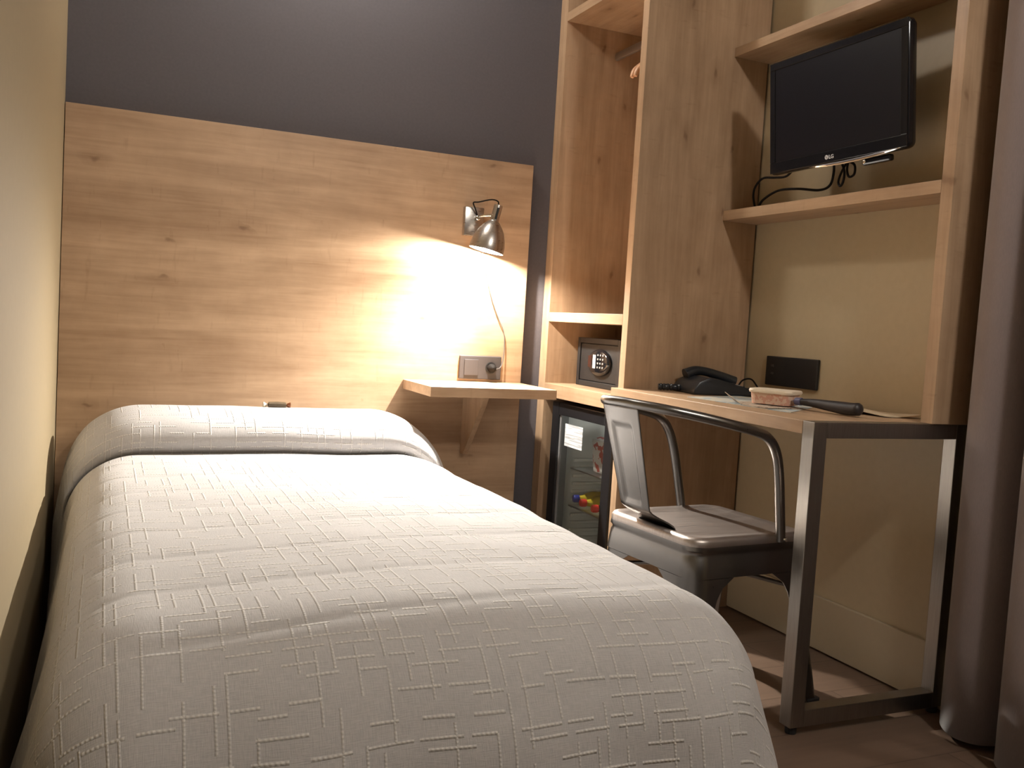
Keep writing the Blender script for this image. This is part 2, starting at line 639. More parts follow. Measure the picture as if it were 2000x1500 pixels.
def cloth(aa, bb):
    """flat cloth coordinates (metres) -> room"""
    pil = 1 - sst(bb, .52, .72)          # 1 over the pillow
    rs = RS1 + (RS0 - RS1) * pil
    xl = XL - .030 * pil
    xr = XR + .028 * pil
    cl, cr = xl + rs, xr - rs
    dx = 0.
    if aa < cl:
        dx = aa - cl
    elif aa > cr:
        dx = aa - cr
    dy = max(0, bb - LB)
    y, z = prof(min(bb, LB))
    x = min(max(aa, cl), cr)
    d = math.hypot(dx, dy)
    if d > 1e-9:
        fl = .14 + .12 * sst(bb, LB - .5, LB)
        nx, ny = dx / d, -dy / d
        w = ny * ny
        r_ = rs * (1 - w) + RF * w
        th = min(d / r_, pi / 2 - fl)
        off = r_ * sin(th)
        drop = r_ * (1 - cos(th))
        ex = d - th * r_
        if ex > 0:
            off += ex * cos(th) * 1.0
            drop += ex * sin(th)
        # cloth in the tuck eases out down the side
        if bb < LP:
            ym = -.022 - (bb / LP) * (.62 - .022)
            k = sst(abs(dx), rs * .7, rs * 2.2)
            y = y + (ym - y) * k
            z = z + (min(z, .585) - z) * k
        x += nx * off
        y += ny * off
        z -= drop
    z += .0045 * math.exp(-((x - .6) / .3) ** 2) if bb > .75 else 0
    # quilted bands: shallow stitched furrows across the bed, set a little askew
    if bb > LP - .06:
        fq = ((.62 + bb - LP + .10 * (aa - .5) - 1.35) / .195) % 1.0
        fq = min(fq, 1 - fq) * .195
        z -= (.0022 * math.exp(-(fq / .009) ** 2) - .0014 * sst(fq, 0, .09)) * (1 if d < .3 else .5)
    # soft unevenness: slight quilting sag across and loose rumples
    n1 = noise.noise(V((aa * 2.2, bb * 2.6, 1.3)))
    n2 = noise.noise(V((aa * 5.5, bb * 9.0, 7.1)))
    z += .006 * n1 + .0028 * n2
    if d > .12:
        wv_ = sst(d, .12, .4) * (.007 * sin((bb if abs(dx) > dy else aa) * 21 + 2 * n1) + .006 * n1)
        x += (dx / d) * wv_
        y -= (dy / d) * wv_
    return V((max(x, .014), min(y, -.004), max(z, .03)))


bm = bmesh.new()
uvl = bm.loops.layers.uv.new('UVMap')
A0, A1, B1 = XL - .36, XR + .40, LB + .62
NA, NB = 200, 320
grid = []
for j in range(NB + 1):
    row = []
    bb = B1 * j / NB
    for i in range(NA + 1):
        aa = A0 + (A1 - A0) * i / NA
        row.append((bm.verts.new(cloth(aa, bb)), (aa + .5, bb)))
    grid.append(row)
for j in range(NB):
    for i in range(NA):
        q = (grid[j][i], grid[j][i + 1], grid[j + 1][i + 1], grid[j + 1][i])
        f_ = bm.faces.new([v[0] for v in q])
        for lp, v in zip(f_.loops, q):
            lp[uvl].uv = v[1]
bs = obj('bedspread', bm, 'spread', bed, smooth=180, label='woven off-white bedspread with raised yarn dashes')
sol = bs.modifiers.new('thickness', 'SOLIDIFY')
sol.thickness = .004
sol.offset = -1

# little wrapped packet on top of the pillow roll
pk = thing('wrapped_packet', 'small brown wrapped packet lying on top of the pillow under the headboard', 'packet', (.65, -.155, .622))
mt = frame_mat((.650, -.165, .6285), (1, 0, 0), (0, 1, 0))
obj('packet_body', lathe(bmesh.new(), [(.002, -.030), (.0095, -.027), (.011, 0), (.0095, .027), (.002, .030)], mt, 16), 'brown_wrap', pk, True)
obj('twisted_end', lathe(bmesh.new(), [(.003, -.030), (.006, -.036), (.010, -.044)], mt, 12), 'foil_tip', pk, True, label='pale foil twist of the packet')
obj('twisted_end', lathe(bmesh.new(), [(.003, .029), (.007, .034), (.010, .042)], mt, 12), 'copper_tip', pk, True, label='russet foil twist of the packet')

# ---------------------------------------------------------------- bedside shelf
sh = thing('bedside_shelf', 'small oak bedside shelf on a triangular bracket below the reading lamp', 'shelf', (1.35, 0, .681))
obj('shelf_board', box(1.119, 1.5814, -.3144, -.0004, .681, .7147, .0012), 'oak_x', sh)
bm = bmesh.new()
prism(bm, [(-.0005, .6805), (-.215, .6805), (-.190, .645), (-.030, .447), (-.0005, .447)], 'x', 1.352, 1.371, .001)
obj('bracket', bm, 'oak_z', sh)

# ---------------------------------------------------------------- switch and socket beside the bed
so = thing('light_switch_socket', 'grey double plate with light switch and plugged socket above the bedside shelf', 'socket', (1.41, 0, .77))
obj('cover_plate', box(1.328, 1.494, -.011, -.0003, .724, .811, .003), 'sock_grey', so)
obj('rocker_switch', box(1.346, 1.401, -.0145, -.0108, .738, .797, .0015), 'sock_grey', so)
bm = bmesh.new()
lathe(bm, [(.0215, .0), (.0215, .0022), (.0175, .0026), (.0165, -.004)], frame_mat((1.452, -.0108, .768), (0, -1, 0)), 28)
obj('socket_insert', bm, 'slot', so, True)

# ---------------------------------------------------------------- reading lamp
lamp = thing('wall_reading_lamp', 'brushed metal reading lamp lit on the headboard with a bell shade', 'lamp', (1.349, 0, 1.298))
obj('backplate', box(1.312, 1.386, -.022, -.0004, 1.246, 1.350, .003), 'steel', lamp, 30)
axis = V((.20, -.06, .98)).normalized()
rim = V((1.368, -.107, 1.1905))
lm = frame_mat(rim, axis, (1, 0, 0))
bm = bmesh.new()
outer = [(.0625, 0), (.0628, .008), (.0615, .024), (.056, .048), (.046, .072), (.034, .091), (.022, .104), (.0155, .110), (.0150, .118)]
inner = [(r_ - .0018, h) for r_, h in reversed(outer[:-1])]
lathe(bm, outer + [(.0135, .1175)] + inner, lm, 40, False, False)
bmesh.ops.bridge_loops(bm, edges=[e for e in bm.edges if e.is_boundary])
obj('lamp_shade', bm, 'steel', lamp, 50)
nk = lathe(bmesh.new(), [(.0158, .1095), (.0158, .160), (.0150, .166), (.006, .168)], lm, 24)
neck = obj('shade_neck', nk, 'steel', lamp, 40)
slot = bmesh.new()
bx(slot, -.0042, .0042, .0150, .0163, .114, .156, 0, lm @ Matrix.Rotation(R(168), 4, 'Z'))
obj('vent_slot', slot, 'slot', neck)
bm = bmesh.new()
tube(bm, [rim + axis * .132 + V((0, .012, 0)), V((1.366, -.052, 1.318)), V((1.360, -.021, 1.312))], .0055, 12)
ar = obj('swivel_arm', bm, 'chrome', lamp, True)
kb = lathe(bmesh.new(), [(.009, 0), (.009, .018), (.007, .020)], frame_mat((1.358, -.020, 1.311), (0, -1, 0)), 20)
obj('swivel_knob', kb, 'chrome', ar, 40)
top = rim + axis * .168
bm = bmesh.new()
tube(bm, [top, top + V((-.004, .0, .012)), top + V((-.024, .012, .017)), V((1.352, -.05, 1.366)), V((1.333, -.045, 1.362)), V((1.345, -.036, 1.342)), V((1.358, -.024, 1.322))], .0026, 8)
obj('lamp_cable', bm, 'cable', lamp, True)
bulb = lathe(bmesh.new(), [(.004, -.018), (.013, -.014), (.018, -.002), (.015, .014), (.010, .026), (.010, .05)], frame_mat(rim + axis * .056, axis), 20)
bo = obj('bulb', bulb, 'bulb', lamp, True)
bo.visible_shadow = True
bm = bmesh.new()
tube(bm, [(1.372, -.012, 1.246), (1.40, -.010, 1.16), (1.44, -.008, 1.03), (1.472, -.007, .955), (1.497, -.007, .905), (1.503, -.008, .85), (1.499, -.012, .80), (1.487, -.02, .772), (1.470, -.030, .766), (1.460, -.034, .766)], .0019, 8)
obj('power_cord', bm, 'grey_cord', lamp, True)
bm = bmesh.new()
lathe(bm, [(.014, -.004), (.0165, .004), (.0150, .018), (.008, .026), (.004, .030)], frame_mat((1.452, -.0135, .768), (0, -1, 0)), 20)
obj('power_plug', bm, 'cable', lamp, True)

# ---------------------------------------------------------------- open wardrobe
wr = thing('open_wardrobe', 'tall open oak wardrobe in the corner holding the safe and minibar', 'wardrobe', (1.91, -.28, 0))
F = 1.6713
L1, R0, R1 = -.0258, -.5758, -.6113
obj('side_panel', box(F, WX - .008, YB - .001, L1, 0, CZ - .002, .0012), 'oak_z', wr)
obj('side_panel', box(F, WX - .008, R0, R1, 0, CZ - .002, .0012), 'oak_z', wr)
obj('shelf', box(F, WX - .002, R0 + .0004, L1 - .0004, .954, .989, .0012), 'oak_y', wr)
obj('shelf', box(F, WX - .002, R0 + .0004, L1 - .0004, .6715, .7216, .0012), 'oak_y', wr)
obj('shelf', box(F, WX - .002, R0 + .0004, L1 - .0004, 2.0677, 2.100, .0012), 'oak_y', wr)
obj('back_panel', box(WX - .010, WX - .001, R0 + .0004, L1 - .0004, .05, CZ - .01), 'oak_z', wr)
obj('hanging_rail', box(1.880, 1.896, R0 + .0004, L1 - .0004, 1.958, 1.988, .006), 'rail', wr, 40)


def hanger(y, label, rz):
    h = thing('coat_hanger', label, 'hanger', (1.888, y, 1.958), 'wooden hangers in the wardrobe')
    bm = bmesh.new()
    c0 = V((1.888, y, 0))
    cr_ = Matrix.Rotation(rz, 4, 'Z')
    pts = [c0 + cr_ @ V((dx_, 0, z_)) for dx_, z_ in ((-.186, 1.772), (-.172, 1.800), (-.12, 1.838), (-.05, 1.866), (0, 1.873), (.05, 1.866), (.12, 1.838), (.172, 1.800), (.186, 1.772))]
    tube(bm, pts, .0095, 10, 6, rads=lambda u: .0065 + .0045 * sin(pi * u) ** .5)
    obj('hanger_body', bm, 'wood_hanger', h, True)
    bm = bmesh.new()
    tube(bm, [c0 + V(q) for q in ((0, 0, 1.872), (0, 0, 1.925), (-.016, 0, 1.945), (-.018, 0, 1.975), (0, 0, 1.9915), (.016, 0, 1.978))], .0017, 8)
    obj('hook', bm, 'chrome', h, True)


hanger(-.470, 'wooden coat hanger whose shoulder tip shows furthest out in the wardrobe', R(2))
hanger(-.510, 'wooden coat hanger hanging behind the front hanger, next to the right side panel', R(-4))

# ---------------------------------------------------------------- safe
sf = thing('room_safe', 'small black electronic room safe with a keypad in the wardrobe niche', 'safe', (1.92, -.226, .722))
sx0, sy0, sy1, sz0, sz1 = 1.782, -.066, -.386, .7222, .902
bm = bmesh.new()
bx(bm, sx0 + .012, 2.10, sy1, sy0, sz0, sz1, .004)
obj('safe_body', bm, 'safe', sf)
bm = bmesh.new()
bx(bm, sx0, sx0 + .0118, sy0 - .020, sy0, sz0, sz1, .002)
bx(bm, sx0, sx0 + .0118, sy1, sy1 + .020, sz0, sz1, .002)
bx(bm, sx0, sx0 + .0118, sy1 + .0205, sy0 - .0205, sz0, sz0 + .020, .002)
bx(bm, sx0, sx0 + .0118, sy1 + .0205, sy0 - .0205, sz1 - .020, sz1, .002)
obj('door_surround', bm, 'safe', sf)
dr = obj('safe_door', box(sx0 + .004, sx0 + .0118, sy1 + .022, sy0 - .022, sz0 + .022, sz1 - .022, .0015), 'safe', sf)
bm = bmesh.new()
rings = []
kc = V((0, -.247, .814))
for s_, dx_ in ((1, .0045), (1, -.004), (.94, -.010), (.84, -.013), (.4, -.014)):
    rings.append([V((sx0 + dx_, kc.y + .080 * s_ * cos(q), kc.z + .049 * s_ * sin(q))) for q in [2 * pi * k / 40 for k in range(40)]])
skin_rings(bm, rings)
kp = obj('keypad_bezel', bm, 'gloss', dr, 40)
for i in range(3):
    for j in range(4):
        obj('key', box(sx0 - .0165, sx0 - .0135, -.256 - .0185 * i - .0042, -.256 - .0185 * i + .0042, .842 - .0148 * j - .0033, .842 - .0148 * j + .0033, .001), 'grey_key', sf)
obj('display_label', box(sx0 - .0148, sx0 - .0135, -.237, -.217, .793, .842, .0004), 'white', sf)
tint = plain('dark_red_window', (.035, .012, .010), .12)
obj('display_window', box(sx0 - .0142, sx0 - .0120, -.206, -.180, .796, .838, .0006), tint, sf)

# ---------------------------------------------------------------- minibar
fg = thing('minibar_fridge', 'black minibar with a glass door under the wardrobe niche', 'fridge', (1.9, -.305, 0))
x0, ya, yb, za, zb = 1.690, -.068, -.528, .035, .655
bm = bmesh.new()
bx(bm, x0 + .045, 2.13, ya - .012, ya, za, zb, .002)
bx(bm, x0 + .045, 2.13, yb, yb + .012, za, zb, .002)
bx(bm, x0 + .045, 2.13, yb + .0125, ya - .0125, za, za + .02, .002)
bx(bm, x0 + .045, 2.13, yb + .0125, ya - .0125, zb - .03, zb, .002)
bx(bm, 2.115, 2.13, yb + .0125, ya - .0125, za + .0205, zb - .0305)
obj('cabinet', bm, 'fridge', fg)
bm = bmesh.new()
bx(bm, x0 + .05, 2.05, ya - .030, ya - .0125, za + .021, zb - .031, .002)
bx(bm, x0 + .05, 2.05, yb + .0125, yb + .030, za + .021, zb - .031, .002)
bx(bm, 2.03, 2.05, yb + .0305, ya - .0305, za + .021, zb - .031, .002)
bx(bm, x0 + .05, 2.029, yb + .0305, ya - .0305, za + .021, za + .035, .002)
for k in range(11):
    zz = .13 + k * .030
    bx(bm, x0 + .085, 2.0, ya - .042, ya - .030, zz, zz + .012, .003)
obj('inner_liner', bm, 'liner', fg, label='white ribbed inner liner')
bm = bmesh.new()
bx(bm, x0 + .07, 2.0, yb + .031, ya - .043, .262, .268, .001)
bx(bm, x0 + .07, 2.0, yb + .031, ya - .043, .405, .410, .001)
obj('wire_shelf', bm, 'rail', fg)
obj('interior_lamp', box(1.86, 1.90, -.34, -.26, zb - .042, zb - .0315, .003), 'white', fg)
light('minibar_interior_light', 'POINT', (1.88, -.30, zb - .055), .42, (1.0, .97, .90), .012)
dr = bmesh.new()
fwid = .056
bx(dr, x0, x0 + .040, ya - fwid, ya, za, zb, .003)
bx(dr, x0, x0 + .040, yb, yb + fwid, za, zb, .003)
bx(dr, x0, x0 + .040, yb + fwid + .0003, ya - fwid - .0003, zb - .045, zb, .003)
bx(dr, x0, x0 + .040, yb + fwid + .0003, ya - fwid - .0003, za, za + .05, .003)
door = obj('door_frame', dr, 'fridge', fg)
bm = bmesh.new()
bx(bm, x0 + .006, x0 + .038, ya - fwid - .012, ya - fwid - .0005, za + .051, zb - .046, .001)
obj('door_seal', bm, 'seal', door, label='grey inner edge strip of the door')
obj('door_glass', box(x0 + .012, x0 + .016, yb + fwid + .0005, ya - fwid - .0125, za + .0505, zb - .0455), 'glass', door, label='clear glass pane')
for yy in (ya - .05, yb + .05):
    for xx in (x0 + .08, 2.08):
        obj('foot', lathe(bmesh.new(), [(.016, 0), (.016, .0345)], Matrix.Translation((xx, yy, 0)), 14), 'rubber', fg)
lb = obj('price_list_label', box(x0 + .0105, x0 + .0117, -.300, -.163, .500, .582), 'label')
tag(lb, 'white printed price list stuck on the minibar glass door', 'label')


def bottle(loc, d, cap, body, label):
    m_ = frame_mat(loc, d, (0, 0, 1))
    bt = thing('drink_bottle', label, 'bottle', loc, 'small bottles lying in the minibar')
    obj('bottle_body', lathe(bmesh.new(), [(.004, -.150), (.024, -.146), (.0265, -.138), (.0265, -.075), (.022, -.058), (.013, -.036), (.0115, -.022)], m_, 24), body, bt, True)
    obj('cap', lathe(bmesh.new(), [(.0135, -.022), (.0145, -.018), (.0145, -.004), (.0125, 0), (.003, .001)], m_, 24), cap, bt, 50)


bottle((1.765, -.140, .2955), (-1, .10, .0), 'blue', 'yellow', 'small bottle with a blue cap lying on the minibar shelf')
bottle((1.752, -.222, .2955), (-1, .08, 0), 'red', 'yellow', 'small yellow bottle with a red cap lying between two other minibar bottles')
bottle((1.745, -.325, .2955), (-1, .08, .0), 'red', 'cola', 'small dark bottle with a red cap, nearest the minibar door hinge')
bm = bmesh.new()
prism(bm, [(1.79, .411), (1.86, .411), (1.815, .545), (1.775, .535)], 'y', -.370, -.232, .006)
sk = tag(obj('snack_packet', bm, 'snack', None, 40), 'white and red snack packet leaning on the minibar shelf behind the glass', 'packet')
bm = bmesh.new()
prism(bm, [(1.87, .411), (1.93, .411), (1.885, .590), (1.845, .580)], 'y', -.375, -.225, .006)
tag(obj('snack_packet', bm, 'snack_dark', None, 40), 'brown snack packet standing behind the white and red one in the minibar', 'packet')

# ---------------------------------------------------------------- desk
dk = thing('writing_desk', 'narrow oak desk with a square steel end frame along the right wall', 'desk', (1.9, -1.05, 0))
bm = bmesh.new()
prism(bm, [(1.6426, -.5806), (1.6426, -1.4915), (WX - .002, -1.4915), (WX - .002, R1 - .0006), (F - .0006, R1 - .0006), (F - .0006, -.5806)], 'z', .7183, .750, .0012)
obj('desk_top', bm, 'oak_y', dk)
y0, y1 = -1.4920, -1.5313
bm = bmesh.new()
bx(bm, 1.6426, 1.6826, y1, y0, .0195, .750, .0015)
obj('leg', bm, 'frame_steel', dk, label='front square steel leg of the desk')
obj('leg', box(2.101, 2.141, y0, y1, .0195, .750, .0015), 'frame_steel', dk, label='rear square steel leg at the wall')
obj('frame_bar', box(1.6830, 2.1006, y0, y1, .7125, .750, .0015), 'frame_steel', dk)
obj('frame_bar', box(1.6830, 2.1006, y0, y1, .0195, .0598, .0015), 'frame_steel', dk)
for xx in (1.6626, 2.121):
    obj('foot', lathe(bmesh.new(), [(.013, 0), (.014, .004), (.014, .0192)], Matrix.Translation((xx, (y0 + y1) / 2, 0)), 16), 'rubber', dk)

# ---------------------------------------------------------------- wall shelving round the television
us = thing('wall_shelf_unit', 'tall oak shelf unit on the right wall framing the television', 'shelf', (2.08, -1.06, .75))
SX = 2.0078
obj('upright_panel', box(SX, WX - .0015, -1.4996, -1.5357, .7505, CZ - .002, .0012), 'oak_z', us)
obj('shelf', box(SX, WX - .0015, R1 - .0006, -1.4990, 1.3207, 1.3535, .0012), 'oak_y', us)
obj('shelf', box(SX, WX - .0015, R1 - .0006, -1.4990, 1.8572, 1.8866, .0012), 'oak_y', us)

# ---------------------------------------------------------------- television
TC = V((1.984, -1.124, 1.609))
TM = frame_mat(TC, V((-1, -.075, -.07)), (0, -1, 0))    # local z = out of the screen, x = to the viewer's right
TM = TM @ Matrix.Rotation(R(1.6), 4, 'Z')
tvm = TM
tv = thing('television', 'small flat black television switched off between the wall shelves', 'television', TC)
hw, hh_ = .252, .166


def lb_(bm, x0_, x1_, y0_, y1_, z0_, z1_, bev=0):
    return bx(bm, x0_, x1_, y0_, y1_, z0_, z1_, bev, tvm)


bm = bmesh.new()
rings = []
for ins, z in ((.012, -.034), (.004, -.030), (0, -.018), (0, -.004), (.003, 0)):
    ring = []
    for k, p_ in enumerate(rr(0, 0, hw - ins, hh_ - ins, .014, z, 5)):
        q = p_.copy()
        if q.y < -.1:
            q.y -= .014 * (1 - (q.x / hw) ** 2)      # the lower edge bows down
        ring.append(tvm @ q)
    rings.append(ring)
skin_rings(bm, rings)
body = obj('tv_body', bm, 'gloss', tv, 40)
bm = bmesh.new()
w_ = .020
for (xa, xb, yc, yd) in ((-hw + .004, hw - .004, hh_ - .024, hh_ - .004), (-hw + .004, -hw + .024, -hh_ + .034, hh_ - .0245), (hw - .024, hw - .004, -hh_ + .034, hh_ - .0245)):
    lb_(bm, xa, xb, yc, yd, .0002, .0035, .001)
lb_(bm, -hw + .004, hw - .004, -hh_ + .002, -hh_ + .0335, .0002, .0035, .001)
obj('bezel', bm, 'gloss', tv)
bm = bmesh.new()
lb_(bm, -hw + .0245, hw - .0245, -hh_ + .034, hh_ - .0245, .0002, .0012)
obj('screen', bm, 'screen', tv)
bm = bmesh.new()
rings = []
for k in range(25):
    u = -.09 + .325 * k / 24
    yb_ = -hh_ - .006 + .010 * ((u - .05) / .19) ** 2
    tk = .0042 * math.sqrt(max(.02, 1 - ((u - .0725) / .1635) ** 2))
    rings.append([tvm @ V((u, yb_ + tk * sy_, .0005 + .003 * sz_)) for sy_, sz_ in ((-1, -.3), (1, -.3), (1, .6), (0, 1), (-1, .6))])
skin_rings(bm, rings)
obj('chrome_strip', bm, 'chrome', tv, 40)
bm = bmesh.new()
bx(bm, .095, .190, -hh_ - .024, -hh_ - .006, -.022, -.004, .005, tvm)
pnl = obj('control_bar', bm, 'gloss', tv)
bm = bmesh.new()
lathe(bm, [(.0050, 0), (.0050, .0010), (.003, .0016)], tvm @ Matrix.Translation((.105, -hh_ - .015, -.0035)), 16)
obj('power_button', bm, 'chrome', pnl, True)
# maker's mark: ring with face strokes, then the two letters
bm = bmesh.new()
cm = tvm @ Matrix.Translation((-.0225, -hh_ + .017, .0036))
lathe(bm, [(.0062, 0), (.0062, .0006)], cm, 28)
lg = obj('logo_disc', bm, 'logo', tv)
bm = bmesh.new()
bx(bm, -.0008, .0004, -.0026, .0030, .0006, .0010, 0, cm)
bx(bm, .0004, .0024, -.0026, -.0016, .0006, .0010, 0, cm)
bx(bm, .0026, .0044, .0000, .0009, .0006, .0010, 0, cm)
lathe(bm, [(.0009, .0006), (.0009, .0010)], cm @ Matrix.Translation((-.0028, .0022, 0)), 10)
obj('logo_mark', bm, 'gloss', lg)
cu = bpy.data.curves.new('brand_letters', 'FONT')
cu.body = 'LG'
cu.size = .0150
cu.extrude = .0003
cu.offset = .0003
cu.materials.append(MAT['logo'])
tmp = bpy.data.objects.new('letters_curve', cu)
COL.objects.link(tmp)
dg = bpy.context.evaluated_depsgraph_get()
me = bpy.data.meshes.new_from_object(tmp.evaluated_get(dg))
bpy.data.objects.remove(tmp)
bpy.data.curves.remove(cu)
me.transform(Matrix.Translation(-TC) @ tvm @ Matrix.Translation((-.0145, -hh_ + .0118, .0038)))
lt = bpy.data.objects.new('brand_letters', me)
COL.objects.link(lt)
lt.parent = tv
# wall mount
bm = bmesh.new()
bx(bm, TC.x + .037, TC.x + .085, TC.y - .03, TC.y + .03, 1.55, 1.65, .004)
bx(bm, TC.x + .0855, WX - .001, TC.y - .05, TC.y + .05, 1.53, 1.67, .004)
obj('wall_mount', bm, 'black', tv)
bm = bmesh.new()
tube(bm, [(2.03, -.93, 1.462), (2.055, -.86, 1.444), (2.06, -.80, 1.447), (2.06, -.74, 1.452), (2.06, -.705, 1.430), (2.06, -.697, 1.40), (2.062, -.708, 1.3585)], .0036, 8)
obj('tv_cable', bm, 'cable', tv, True)
bm = bmesh.new()
tube(bm, [(2.062, -.722, 1.3585), (2.06, -.75, 1.383), (2.06, -.82, 1.404), (2.06, -.91, 1.400), (2.06, -1.005, 1.386), (2.055, -1.055, 1.394), (2.045, -1.078, 1.428), (2.03, -1.09, 1.462)], .0038, 8)
obj('tv_cable', bm, 'cable', tv, True)
bm = bmesh.new()
tube(bm, [(2.03, -1.12, 1.455), (2.03, -1.137, 1.42), (2.03, -1.135, 1.392), (2.033, -1.122, 1.382), (2.034, -1.112, 1.395), (2.035, -1.120, 1.42), (2.036, -1.140, 1.446), (2.036, -1.168, 1.436), (2.034, -1.172, 1.410), (2.032, -1.155, 1.404), (2.03, -1.147, 1.424), (2.03, -1.15, 1.455)], .0034, 8)
obj('cable_loop', bm, 'cable', tv, True)

# ---------------------------------------------------------------- socket above the desk
ws = thing('desk_wall_socket', 'black double socket plate on the beige wall above the desk', 'socket', (WX, -.846, .83))
obj('cover_plate', box(WX - .011, WX - .0003, -.724, -.968, .787, .882, .003), 'sock_black', ws)
for zz in (.851, .826):
    obj('data_port', box(WX - .0122, WX - .0108, -.752, -.764, zz - .0035, zz + .0035, .0005), 'sock_grey', ws)
obj('socket_insert', lathe(bmesh.new(), [(.0215, 0), (.0215, .002), (.0175, .0024), (.0165, -.004)], frame_mat((WX - .0108, -.914, .833), (-1, 0, 0)), 28), 'slot', ws, True)

# ---------------------------------------------------------------- telephone
ph = thing('telephone', 'black corded desk telephone in the corner of the desk', 'telephone', (1.95, -.72, .7505))
PM = Matrix.Translation((1.945, -.735, .7505)) @ Matrix.Rotation(R(-8), 4, 'Z')


def pbm(poly, y0_, y1_, bev=.004):
    bm = bmesh.new()
    prism(bm, poly, 'y', y0_, y1_, bev)
    bmesh.ops.transform(bm, matrix=PM, verts=bm.verts)
    return bm


obj('phone_base', pbm([(-.118, 0), (.125, 0), (.125, .014), (.05, .030), (-.03, .050), (-.065, .056), (-.100, .040), (-.118, .016)], -.075, .085, .006), 'phone', ph, 40)
bm = bmesh.new()
tube(bm, [(-.090, .050, .054), (-.055, .050, .069), (-.01, .050, .066), (.045, .050, .052), (.085, .050, .037)], .013, 14, 6, rads=lambda u: .0145 + .0065 * (2 * abs(u - .5)) ** 2)
bmesh.ops.transform(bm, matrix=PM, verts=bm.verts)
hs = obj('handset', bm, 'phone', ph, True)
for i in range(3):
    for j in range(4):
        bm = bmesh.new()
        xk = .030 + .018 * j
        zk = .0345 - (xk - .03) * .23 + .0022
        bx(bm, xk - .005, xk + .005, -.046 + .019 * i - .006, -.046 + .019 * i + .006, zk - .004, zk + .002, .001, PM)
        obj('key', bm, 'grey_key' if j == 1 else 'phone', ph)
bm = bmesh.new()
tube(bm, [(-.110, .03, .014), (-.150, .035, .0135), (-.185, .045, .0125)], .0085, 12, 8, rads=lambda u: .0105 + .0016 * sin(u * 60))
bmesh.ops.transform(bm, matrix=PM, verts=bm.verts)
obj('coiled_cord', bm, 'phone', ph, True)
bm = bmesh.new()
tube(bm, [(.10, .05, .02), (.125, .06, .045), (.150, .05, .05), (.162, .03, .028), (.160, .0, .010), (.15, -.03, .004)], .0028, 8)
bmesh.ops.transform(bm, matrix=PM, verts=bm.verts)
obj('line_cord', bm, 'cable', ph, True)

# ---------------------------------------------------------------- things left on the desk
def sheet(name, pts, z, th, mat, label, cat, lift=None):
    bm = bmesh.new()
    n = 10
    p00, p10, p11, p01 = [V(p + (0,)) for p in pts]
    top_, bot = [], []
    for j in range(n + 1):
        for i in range(n + 1):
            u, v = i / n, j / n
            p_ = (p00 * (1 - u) + p10 * u) * (1 - v) + (p01 * (1 - u) + p11 * u) * v
            zz = z + (lift(u, v) if lift else 0)
            top_.append(bm.verts.new((p_.x, p_.y, zz + th)))
            bot.append(bm.verts.new((p_.x, p_.y, zz)))
    for j in range(n):
        for i in range(n):
            k = j * (n + 1) + i
            bm.faces.new((top_[k], top_[k + 1], top_[k + n + 2], top_[k + n + 1]))
            bm.faces.new((bot[k], bot[k + n + 1], bot[k + n + 2], bot[k + 1]))
    rim_ = [i for i in range(n)] + [i * (n + 1) + n for i in range(n)] + [n * (n + 1) + n - i for i in range(n)] + [(n - i) * (n + 1) for i in range(n)]
    for k in range(len(rim_)):
        a_, b_ = rim_[k], rim_[(k + 1) % len(rim_)]
        bm.faces.new((top_[a_], bot[a_], bot[b_], top_[b_]))
    return tag(obj(name, bm, mat, None, 40, base=tuple((p00 + p11) / 2 + V((0, 0, z)))), label, cat)


sheet('city_map', [(1.72, -.90), (1.98, -.80), (2.04, -1.10), (1.75, -1.32)], .7503, .0012, 'map', 'pale blue and cream printed map lying flat on the desk', 'map')
sheet('folded_leaflet', [(1.735, -1.06), (1.86, -1.02), (1.89, -1.22), (1.745, -1.24)], .7518, .0015, 'brochure', 'cream and brown leaflet with a curled corner under the plastic tub', 'leaflet',
      lambda u, v: .028 * max(0, 1 - 2.4 * (u + v)) + .003 * max(0, v - .5) * (1 - u))
sheet('paper_napkin', [(1.96, -1.19), (2.12, -1.15), (2.12, -1.41), (2.00, -1.39)], .7503, .002, 'cream_paper', 'cream paper napkin behind the dark knife handle on the desk', 'napkin',
      lambda u, v: .006 + .005 * sin(3 * u + 4 * v))
tb = thing('plastic_tub', 'small salmon printed plastic tub with an ivory rim on the desk', 'tub', (1.855, -1.130, .756))
TBM = Matrix.Translation((1.855, -1.130, .7562)) @ Matrix.Rotation(R(-62), 4, 'Z')
bm = bmesh.new()
skin_rings(bm, [[TBM @ p_ for p_ in rr(0, 0, .056, .042, .018, 0, 5)], [TBM @ p_ for p_ in rr(0, 0, .060, .046, .02, .033, 5)]])
obj('tub_body', bm, 'tub', tb, 40)
bm = bmesh.new()
skin_rings(bm, [[TBM @ p_ for p_ in rr(0, 0, .0635, .0495, .022, .0305, 5)], [TBM @ p_ for p_ in rr(0, 0, .065, .051, .022, .036, 5)], [TBM @ p_ for p_ in rr(0, 0, .063, .049, .022, .041, 5)]])
obj('lid', bm, 'tub_rim', tb, 40)
kn = thing('table_knife', 'knife with a thick dark handle beside the plastic tub on the desk', 'knife', (1.88, -1.33, .76))
bm = bmesh.new()
tube(bm, [(1.865, -1.222, .772), (1.875, -1.265, .7725), (1.885, -1.320, .7705), (1.893, -1.375, .7690), (1.897, -1.412, .7720)], .014, 14, 8,
     rads=lambda u: .0085 + .0085 * min(1, u * 1.5) if u < .93 else .017 * math.sqrt(max(.06, 1 - ((u - .93) / .075) ** 2)))
obj('handle', bm, 'knife', kn, True)
bm = bmesh.new()
tube(bm, [(1.862, -1.208, .772), (1.866, -1.226, .7725)], .0105, 12)
obj('bolster', bm, 'bluegrip', kn, True)
bm = bmesh.new()
